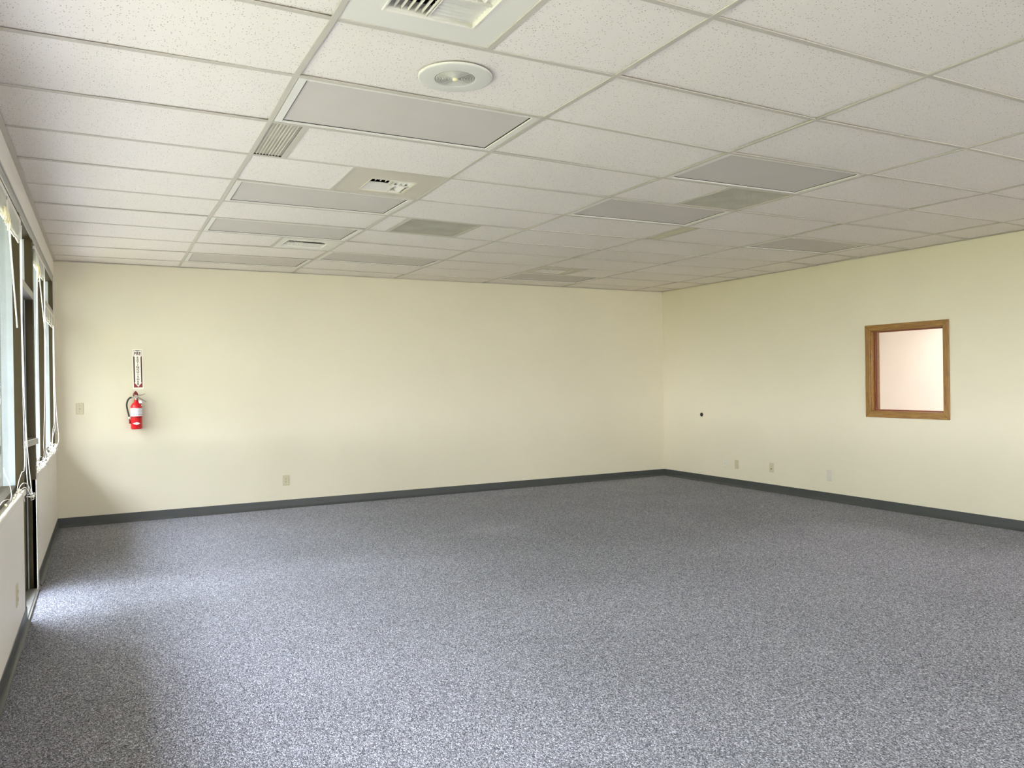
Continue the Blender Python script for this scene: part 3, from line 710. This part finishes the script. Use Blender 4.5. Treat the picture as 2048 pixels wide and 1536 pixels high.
# ------------------------------------------------------------------ interior window in the right wall
wi = empty('window_4', (XR, 5.22, 1.48)); struct(wi, 'small interior window in a mitred golden oak casing')
CY0, CY1, CZ0, CZ1 = 4.753, 5.700, .987, 1.981; cw = .058; th = .016
def casing(poly, mm=None):
    b = MB(); vs = [(XR - th, y, z) for y, z in poly] + [(XR, y, z) for y, z in poly]
    n = 4; b.add(vs, [(0, 1, 2, 3), (7, 6, 5, 4)] + [(i, (i + 1) % 4, 4 + (i + 1) % 4, 4 + i) for i in range(4)])
    o = b.build('casing', mm or m_oak, wi, bevel=.003)
    for v in o.data.vertices: v.co -= Vector(wi.location)
g = .0006
casing([(CY0, CZ0 + g), (CY0 + cw, CZ0 + cw), (CY0 + cw, CZ1 - cw), (CY0, CZ1 - g)], m_oakv)
casing([(CY1, CZ0 + g), (CY1 - cw, CZ0 + cw), (CY1 - cw, CZ1 - cw), (CY1, CZ1 - g)], m_oakv)
casing([(CY0 + g, CZ0), (CY1 - g, CZ0), (CY1 - cw, CZ0 + cw), (CY0 + cw, CZ0 + cw)])
casing([(CY0 + g, CZ1), (CY1 - g, CZ1), (CY1 - cw, CZ1 - cw), (CY0 + cw, CZ1 - cw)])
def wl(b, nm, m):
    o = b.build(nm, m, wi)
    for v in o.data.vertices: v.co -= Vector(wi.location)
    return o
a0, a1, z0, z1 = WY0, WY1, WZ0, WZ1
for (p, q, s, t_) in ((a0, a0 + .012, z0, z1), (a1 - .012, a1, z0, z1), (a0 + .012, a1 - .012, z0, z0 + .012), (a0 + .012, a1 - .012, z1 - .012, z1)):
    b = MB(); b.box(XR - .004, XR + .134, p, q, s, t_); wl(b, 'jamb', m_oak)
for (p, q, s, t_) in ((a0 + .012, a0 + .026, z0 + .012, z1 - .012), (a1 - .026, a1 - .012, z0 + .012, z1 - .012), (a0 + .026, a1 - .026, z0 + .012, z0 + .026), (a0 + .026, a1 - .026, z1 - .026, z1 - .012)):
    b = MB(); b.box(XR + .045, XR + .058, p, q, s, t_); b.box(XR + .066, XR + .079, p, q, s, t_); wl(b, 'glazing_strip', m_redwood)
b = MB(); b.box(XR + .059, XR + .065, a0 + .012, a1 - .012, z0 + .012, z1 - .012); wl(b, 'pane', m_glass)

# doorway casing outside the frame, next room
b = MB()
for yy in (DY0, DY1 - .02): b.box(XR - .01, XR + .14, yy, yy + .02, 0, 2.13)
b.box(XR - .01, XR + .14, DY0, DY1, 2.11, 2.13); struct(b.build('door_3', m_oak), 'oak lined opening to the next room')
NX = 10.6
b = MB(); b.box(XR, XR + .13, DY0, DY1, -.12, 0); b.box(XR + .13, NX, -.9, 9.2, -.12, 0); struct(b.build('floor_side', m_carpet), 'carpet of the next room')
b = MB(); b.box(NX, NX + .1, -1.0, 9.3, 0, DECK); b.box(XR + .13, NX, -1.0, -.9, 0, DECK); b.box(XR + .13, NX, 9.2, 9.3, 0, DECK)
struct(b.build('wall_side', m_wallw), 'pale wall of the next room seen through the interior window')
b = MB(); b.box(XR + .13, NX, -1.0, 9.3, 2.75, 2.85); struct(b.build('ceiling_side', m_wallw), 'ceiling of the next room')
for k, yy in enumerate((2.2, 5.9)):
    t = thing(empty('ceiling_light', (9.1, yy, 2.74)), ['lit ceiling light of the next room near the doorway', 'lit ceiling light of the next room behind the interior window'][k], 'ceiling light')
    b = MB(); b.box(-.6, .6, -.3, .3, -.012, .0); b.build('lens', m_lamp, t)
    b = MB(); ring(b, -.63, .63, -.33, .33, .03, -.02, .01); b.build('frame', m_whitem, t)

# ------------------------------------------------------------------ plates and outlets
def plate_mesh(w_, h_, t_):
    b = MB(); e = .004
    b.prism([(-w_, -h_), (w_, -h_), (w_, h_), (-w_, h_)], 0, .002, 'z')
    b.add([(-w_, -h_, .002), (w_, -h_, .002), (w_, h_, .002), (-w_, h_, .002), (-w_ + e, -h_ + e, t_), (w_ - e, -h_ + e, t_), (w_ - e, h_ - e, t_), (-w_ + e, h_ - e, t_)],
          [(0, 1, 5, 4), (1, 2, 6, 5), (2, 3, 7, 6), (3, 0, 4, 7), (4, 5, 6, 7)])
    return b
def wallthing(name, loc, wall, label, cat, m, group=None, w_=.0355, h_=.058, t_=.006):
    t = thing(empty(name, loc), label, cat, group)
    # local axes: x right, y up, z out of the wall
    if wall == 'back': R = Matrix(((1, 0, 0, 0), (0, 0, -1, 0), (0, 1, 0, 0), (0, 0, 0, 1)))
    elif wall == 'right': R = Matrix(((0, 0, -1, 0), (-1, 0, 0, 0), (0, 1, 0, 0), (0, 0, 0, 1)))
    else: R = Matrix(((0, 0, 1, 0), (1, 0, 0, 0), (0, 1, 0, 0), (0, 0, 0, 1)))
    t.matrix_world = Matrix.Translation(loc) @ R
    plate_mesh(w_, h_, t_).build('plate', m, t)
    return t
def screw(t, x, y, z=.006):
    b = MB(); b.lathe([(.0001, z + .0012), (.0025, z + .0008), (.0032, z - .001)], Matrix.Translation((x, y, 0)), 10); b.build('screw', m_steel, t)
def receptacle(t, y):
    b = MB(); pts = [(.0165 * math.cos(a), .0165 * math.sin(a) * .85 + y) for a in [i * math.pi / 10 for i in range(20)]]
    b.prism(pts, .005, .0085, 'z'); o = b.build('receptacle', m_plate_i, t)
    b = MB(); b.box(-.0075, -.0050, y - .001, y + .008, .0083, .0089); b.box(.0050, .0075, y - .001, y + .008, .0083, .0089)
    b.lathe([(.0001, .0089), (.0028, .0089), (.0028, .008)], Matrix.Translation((0, y - .0075, 0)), 10); b.build('slot', m_dark, o)
t = wallthing('power_outlet', (1.846, YB - .0005, .325), 'back', 'ivory duplex power outlet low on the back wall', 'outlet', m_plate_i)
receptacle(t, .0195); receptacle(t, -.0195); screw(t, 0, 0)
t = wallthing('light_switch', (-.226, YB - .0005, 1.213), 'back', 'ivory light switch between the windows and the fire extinguisher', 'switch', m_plate_i)
b = MB(); b.box(-.005, .005, -.012, .012, .005, .0075); b.build('toggle_slot', m_plate_i, t)
b = MB(); b.add([(-.004, -.006, .006), (.004, -.006, .006), (.004, .006, .006), (-.004, .006, .006), (-.003, .004, .022), (.003, .004, .022), (.003, .010, .021), (-.003, .010, .021)],
    [(0, 1, 5, 4), (1, 2, 6, 5), (2, 3, 7, 6), (3, 0, 4, 7), (4, 5, 6, 7), (3, 2, 1, 0)]); b.build('toggle', m_plate_w, t)
screw(t, 0, .03); screw(t, 0, -.03)
t = wallthing('wall_plate', (XR - .0005, 7.89, .294), 'right', 'white wall plate nearest the room corner, with a small centre jack', 'wall plate', m_plate_w)
b = MB(); b.lathe([(.0001, .011), (.0035, .011), (.0045, .0055)], n=12); b.build('jack', m_steel, t); screw(t, 0, .045); screw(t, 0, -.045)
t = wallthing('wall_plate', (XR - .0005, 7.68, .2957), 'right', 'beige blank wall plate, second from the room corner', 'wall plate', m_plate_i); screw(t, 0, .042); screw(t, 0, -.042)
t = wallthing('wall_plate', (XR - .0005, 7.078, .308), 'right', 'beige wall plate with a dark round jack, third from the room corner', 'wall plate', m_plate_i)
b = MB(); b.lathe([(.0001, .0075), (.0065, .0075), (.0085, .0055)], Matrix.Translation((0, -.018, 0)), 14); b.build('jack', m_dark, t)
b = MB(); b.lathe([(.0001, .009), (.006, .009), (.008, .0055)], Matrix.Translation((0, .014, 0)), 14); b.build('port', m_plate_i, t); screw(t, 0, .045)
t = wallthing('wall_plate', (XR - .0005, 6.203, .296), 'right', 'blank painted wall plate below the interior window', 'wall plate', mat('painted_plate', srgb(206, 200, 188), .5), w_=.04, h_=.062); screw(t, 0, .04); screw(t, 0, -.04)
t = wallthing('wall_plate', (XL + .0005, 5.0, .303), 'left', 'ivory wall plate on the white wall under the nearest window', 'wall plate', m_plate_i, h_=.06)
receptacle(t, .0195); receptacle(t, -.0195); screw(t, 0, 0)
# black round grommet
t = thing(empty('cable_grommet', (XR, 8.345, .931)), 'small round black hole cover on the right wall', 'grommet')
t.matrix_world = Matrix.Translation((XR - .0005, 8.345, .931)) @ Matrix(((0, 0, -1, 0), (-1, 0, 0, 0), (0, 1, 0, 0), (0, 0, 0, 1)))
b = MB(); b.lathe([(.028, 0), (.028, .004), (.024, .009), (.018, .010), (.014, .005), (.0001, .004)], n=24); b.build('rim', m_black, t)
b = MB(); b.lathe([(.0001, .014), (.006, .013), (.009, .005)], Matrix.Translation((-.004, .002, 0)), 12); b.build('plug', m_black, t)

# ------------------------------------------------------------------ fire extinguisher sign
FONT = None
def text_mesh(txt, size, loc, R, m, parent, name='lettering', bold=.02, sx_=1.0):
    cu = bpy.data.curves.new('t', 'FONT'); cu.body = txt; cu.size = size; cu.align_x = 'CENTER'; cu.align_y = 'CENTER'; cu.offset = bold * size; cu.extrude = .0003; cu.resolution_u = 3
    o = bpy.data.objects.new('t', cu); C.objects.link(o); bpy.context.view_layer.update()
    me = bpy.data.meshes.new_from_object(o.evaluated_get(bpy.context.evaluated_depsgraph_get())); bpy.data.objects.remove(o)
    me.transform(Matrix.Translation(loc) @ Matrix.Diagonal((sx_, 1, 1, 1))); me.materials.clear(); me.materials.append(m)
    ob = bpy.data.objects.new(name, me); C.objects.link(ob); ob.parent = parent; return ob
sg = thing(empty('wall_sign', (0, 0, 0)), 'tall narrow white and maroon FIRE EXTINGUISHER arrow sign on the back wall', 'sign')
Rb = Matrix(((1, 0, 0, 0), (0, 0, -1, 0), (0, 1, 0, 0), (0, 0, 0, 1)))
SH, SW = .212, .050
sg.matrix_world = Matrix.Translation((.3205, YB - .0008, 1.617)) @ Matrix.Rotation(math.radians(-.6), 4, 'Y') @ Rb
def poly(pts, z0, z1, m, nm):
    b = MB(); b.prism(pts, z0, z1, 'z'); return b.build(nm, m, sg)
def rrect(w_, h_, r, n=4):
    out = []
    for (cx, cy, a) in ((w_ - r, h_ - r, 0), (-w_ + r, h_ - r, 90), (-w_ + r, -h_ + r, 180), (w_ - r, -h_ + r, 270)):
        for k in range(n + 1):
            t_ = math.radians(a + 90 * k / n); out.append((cx + r * math.cos(t_), cy + r * math.sin(t_)))
    return out
poly(rrect(SW, SH, .006), 0, .0022, m_sign, 'sign_board')
b = MB()
hw = .042; top = .203; bot = -.193
# maroon side bands with the white arrow left open between them
b.prism([(-hw, .145), (-hw + .0035, .145), (-hw + .0035, .140), (-.0285, .133), (-.0285, -.140), (-.0345, -.140), (-hw, -.140)], .0022, .0026, 'z')
b.prism([(hw, .145), (hw - .0035, .145), (hw - .0035, .140), (.0285, .133), (.0285, -.140), (.0345, -.140), (hw, -.140)], .0022, .0026, 'z')
b.prism([(-hw, top), (-hw + .003, top), (-hw + .003, .145), (-hw, .145)], .0022, .0026, 'z'); b.prism([(hw, top), (hw - .003, top), (hw - .003, .145), (hw, .145)], .0022, .0026, 'z')
b.build('maroon_band', m_maroon, sg)
b = MB(); b.prism([(-hw, top), (hw, top), (hw, top - .003), (.030, top - .003), (0, top - .012), (-.030, top - .003), (-hw, top - .003)], .0022, .0027, 'z'); b.build('top_band', m_signblk, sg)
b = MB(); b.prism([(-hw, -.140), (-.0365, -.140), (0, bot + .006), (0, bot), (-hw, bot)], .0022, .0026, 'z'); b.prism([(hw, -.140), (.0365, -.140), (0, bot + .006), (0, bot), (hw, bot)], .0022, .0026, 'z'); b.build('arrow_background', m_signred, sg)
text_mesh('FIRE', .048, (0, .166, .0024), None, m_maroon, sg, 'lettering', .03, .74)
for i, ch in enumerate('EXTINGUISHER'):
    text_mesh(ch, .0285, (0, .124 - i * .0256, .0024), None, m_signblk, sg, 'lettering', .032, 1.2)
text_mesh('- - - - - -', .008, (.022, -.201, .0024), None, m_signred, sg, 'fine_print', .0)
for yy in (-.204,):
    b = MB(); b.lathe([(.0001, .0035), (.0018, .003), (.002, .002)], Matrix.Translation((0, yy, 0)), 8); b.build('nail', m_dark, sg)

# ------------------------------------------------------------------ fire extinguisher
ex = thing(empty('fire_extinguisher', (.297, YB - .085, .985)), 'red fire extinguisher with black hose and white label hung on the back wall', 'fire extinguisher')
R_ = .0555
b = MB(); b.lathe([(.0001, 0), (.040, 0), (.050, .003), (R_, .010), (R_, .225), (.0535, .243), (.047, .260), (.036, .274), (.025, .283), (.021, .290), (.021, .302), (.0001, .302)], n=40); b.build('cylinder', m_red, ex)
b = MB(); b.lathe([(R_ + .0007, .138), (R_ + .0007, .222)], n=36, a0=math.radians(165), a1=math.radians(395)); b.build('paper_label', m_label, ex)
# little label print: rows of small marks around the front
b = MB(); rnd = random.Random(5)
for zz, hh in ((.214, .003), (.200, .002), (.194, .002), (.188, .002), (.182, .002), (.172, .002), (.166, .002), (.150, .007)):
    a = 190
    while a < 345:
        l = rnd.uniform(4, 14)
        b.lathe([(R_ + .0011, zz), (R_ + .0011, zz + hh)], n=2, a0=math.radians(a), a1=math.radians(a + l)); a += l + rnd.uniform(5, 12)
b.build('label_print', m_ink, ex)
b = MB(); b.lathe([(R_ + .0005, .120), (R_ + .0018, .120), (R_ + .0018, .128), (R_ + .0005, .128)], n=36); b.build('strap', m_dred, ex)
b = MB(); dm = [(-.040, .062), (0, .075), (.040, .062), (0, .047)]
vs = []; fs = []
N = 12
for i in range(N + 1):
    u = -1 + 2 * i / N; h = .0145 * (1 - abs(u)); a = math.radians(270) + u * .72
    for s_ in (-1, 1): vs.append(((R_ + .0009) * math.cos(a), (R_ + .0009) * math.sin(a), .0615 + s_ * h))
fs = [(2 * i, 2 * i + 2, 2 * i + 3, 2 * i + 1) for i in range(N)]
b.add(vs, fs, True); b.build('diamond_mark', m_sign, ex)
b = MB(); b.lathe([(.017, .302), (.019, .306), (.019, .322), (.016, .327), (.0001, .327)], n=20); b.build('valve_collar', m_red, ex)
b = MB(); b.box(-.017, .017, -.013, .013, .325, .356); b.box(-.024, -.014, -.007, .007, .318, .338)
b.build('valve_body', m_steel, ex, bevel=.002)
b = MB(); b.lathe([(.0001, -.018), (.012, -.017), (.013, -.010), (.013, .0)], Matrix.Translation((0, -.010, .315)) @ Matrix.Rotation(math.radians(-90), 4, 'X').inverted() if False else Matrix.Translation((0, -.012, .315)) @ Matrix.Rotation(math.radians(90), 4, 'X').inverted(), 16)
b.build('pressure_gauge', m_steel, ex)
b = MB(); b.tube([(.010, 0, .352), (.030, 0, .357), (.060, 0, .360), (.088, -.004, .371)], [.004, .005, .0045, .003], 6); b.build('squeeze_lever', m_steel, ex)
b = MB(); b.tube([(.012, 0, .338), (.040, 0, .322), (.070, -.002, .303), (.098, -.004, .283)], [.005, .006, .006, .004], 6); b.build('carry_handle', m_steel, ex)
b = MB(); b.tube(spline([(-.022, 0, .345), (-.020, -.002, .372), (-.004, -.004, .396), (.012, -.003, .372), (.016, 0, .358)], 4), .0075, 6); b.sphere((-.002, -.003, .375), .015); b.build('lever_guard', m_dred, ex)
b = MB(); b.tube([(-.016, 0, .333), (-.045, -.004, .335)], .0035, 8); b.build('hose_fitting', m_steel, ex)
b = MB(); b.tube(spline([(-.043, -.004, .335), (-.058, -.006, .331), (-.076, -.008, .312), (-.088, -.01, .280), (-.090, -.01, .245), (-.083, -.01, .200), (-.074, -.01, .160), (-.068, -.01, .128)], 5), .0085, 8); b.build('hose', m_black, ex)
b = MB(); b.tube([(-.069, -.01, .132), (-.066, -.01, .108)], .0095, 10); b.build('hose_clip', m_sign, ex)
b = MB(); b.tube([(-.066, -.01, .110), (-.060, -.01, .060)], [.007, .0105], 10); b.build('nozzle', m_dred, ex)
b = MB(); b.box(-.016, .016, R_ - .002, .084, .20, .30); b.box(-.012, .012, .02, .084, .296, .302); b.build('wall_bracket', m_black, ex)
b = MB(); b.add([(.022, -.018, .305), (.050, -.022, .300), (.056, -.024, .245), (.030, -.020, .240), (.022, -.016, .305), (.050, -.020, .300), (.056, -.022, .245), (.030, -.018, .240)], [(0, 1, 2, 3), (7, 6, 5, 4), (0, 4, 5, 1), (1, 5, 6, 2), (2, 6, 7, 3), (3, 7, 4, 0)]); tg = b.build('inspection_tag', m_label, ex)
b = MB(); b.box(.032, .052, -.0255, -.0245, .258, .272); b.build('tag_print', m_dred, tg)

# ------------------------------------------------------------------ outdoors beyond the glass
b = MB(); b.box(-3.4, XL - T, -30, 60, -.14, -.02); struct(b.build('pavement', m_conc), 'pale concrete walk outside the windows')
b = MB(); b.box(-60, -3.4, -60, 90, -.2, -.06); struct(b.build('lawn', m_lawn), 'sunlit lawn outside the windows')
b = MB(); b.box(XL - T - 1.25, XL - T, -12, 40, 2.95, 3.3); struct(b.build('roof_overhang', m_stucco), 'roof overhang outside the windows')
b = MB(); b.box(XL - T, XL - .02, YB + .15, 40, -.1, 3.3); struct(b.build('wall_outside', m_stucco), 'outer wall running on beyond the back wall')
def tree(x, y, h, label, R=None, n=2600):
    t = thing(empty('tree', (x, y, -.06)), label, 'tree', 'trees on the lawn'); rnd = random.Random(int(x * 7 + y)); R = R or h * .38
    b = MB(); b.tube([(0, 0, 0), (.05, 0, h * .3), (0, .05, h * .55)], [.2, .15, .08], 8); b.build('trunk', m_bark, t)
    b = MB()
    for i in range(n):
        a = rnd.uniform(0, 6.28); ph = math.acos(rnd.uniform(-1, 1)); r = rnd.uniform(.55, 1) ** .5
        c = Vector((R * r * math.sin(ph) * math.cos(a), R * r * math.sin(ph) * math.sin(a), h * .56 + h * .44 * r * math.cos(ph)))
        u = Vector((rnd.gauss(0, 1), rnd.gauss(0, 1), rnd.gauss(0, 1))).normalized(); v = u.orthogonal().normalized(); s_ = .15
        b.add([c - u * s_, c + v * s_ * .6, c + u * s_, c - v * s_ * .6], [(0, 1, 2, 3)])
    o = b.build('foliage', m_leaf, t); o['kind'] = 'stuff'
tree(-8.5, 24, 5.5, 'leafy green tree on the lawn far along the building')
for k, yy in enumerate((-12.6, -7.6, -2.6, 2.4, 10.2, 15.2)):
    tree(-10.5 - (k % 2) * .8, yy, 8.6 + .4 * (k % 3), ('leafy green tree standing in the row opposite the windows, position %s' % ['rear', 'fifth', 'fourth', 'third', 'second', 'first'][k]), 2.35, 7000)
b = MB(); b.box(XL - T - 2, 14, -14, YF - .15, -.14, -.02); struct(b.build('pavement_front', m_conc), 'pale paving behind the camera side of the building')
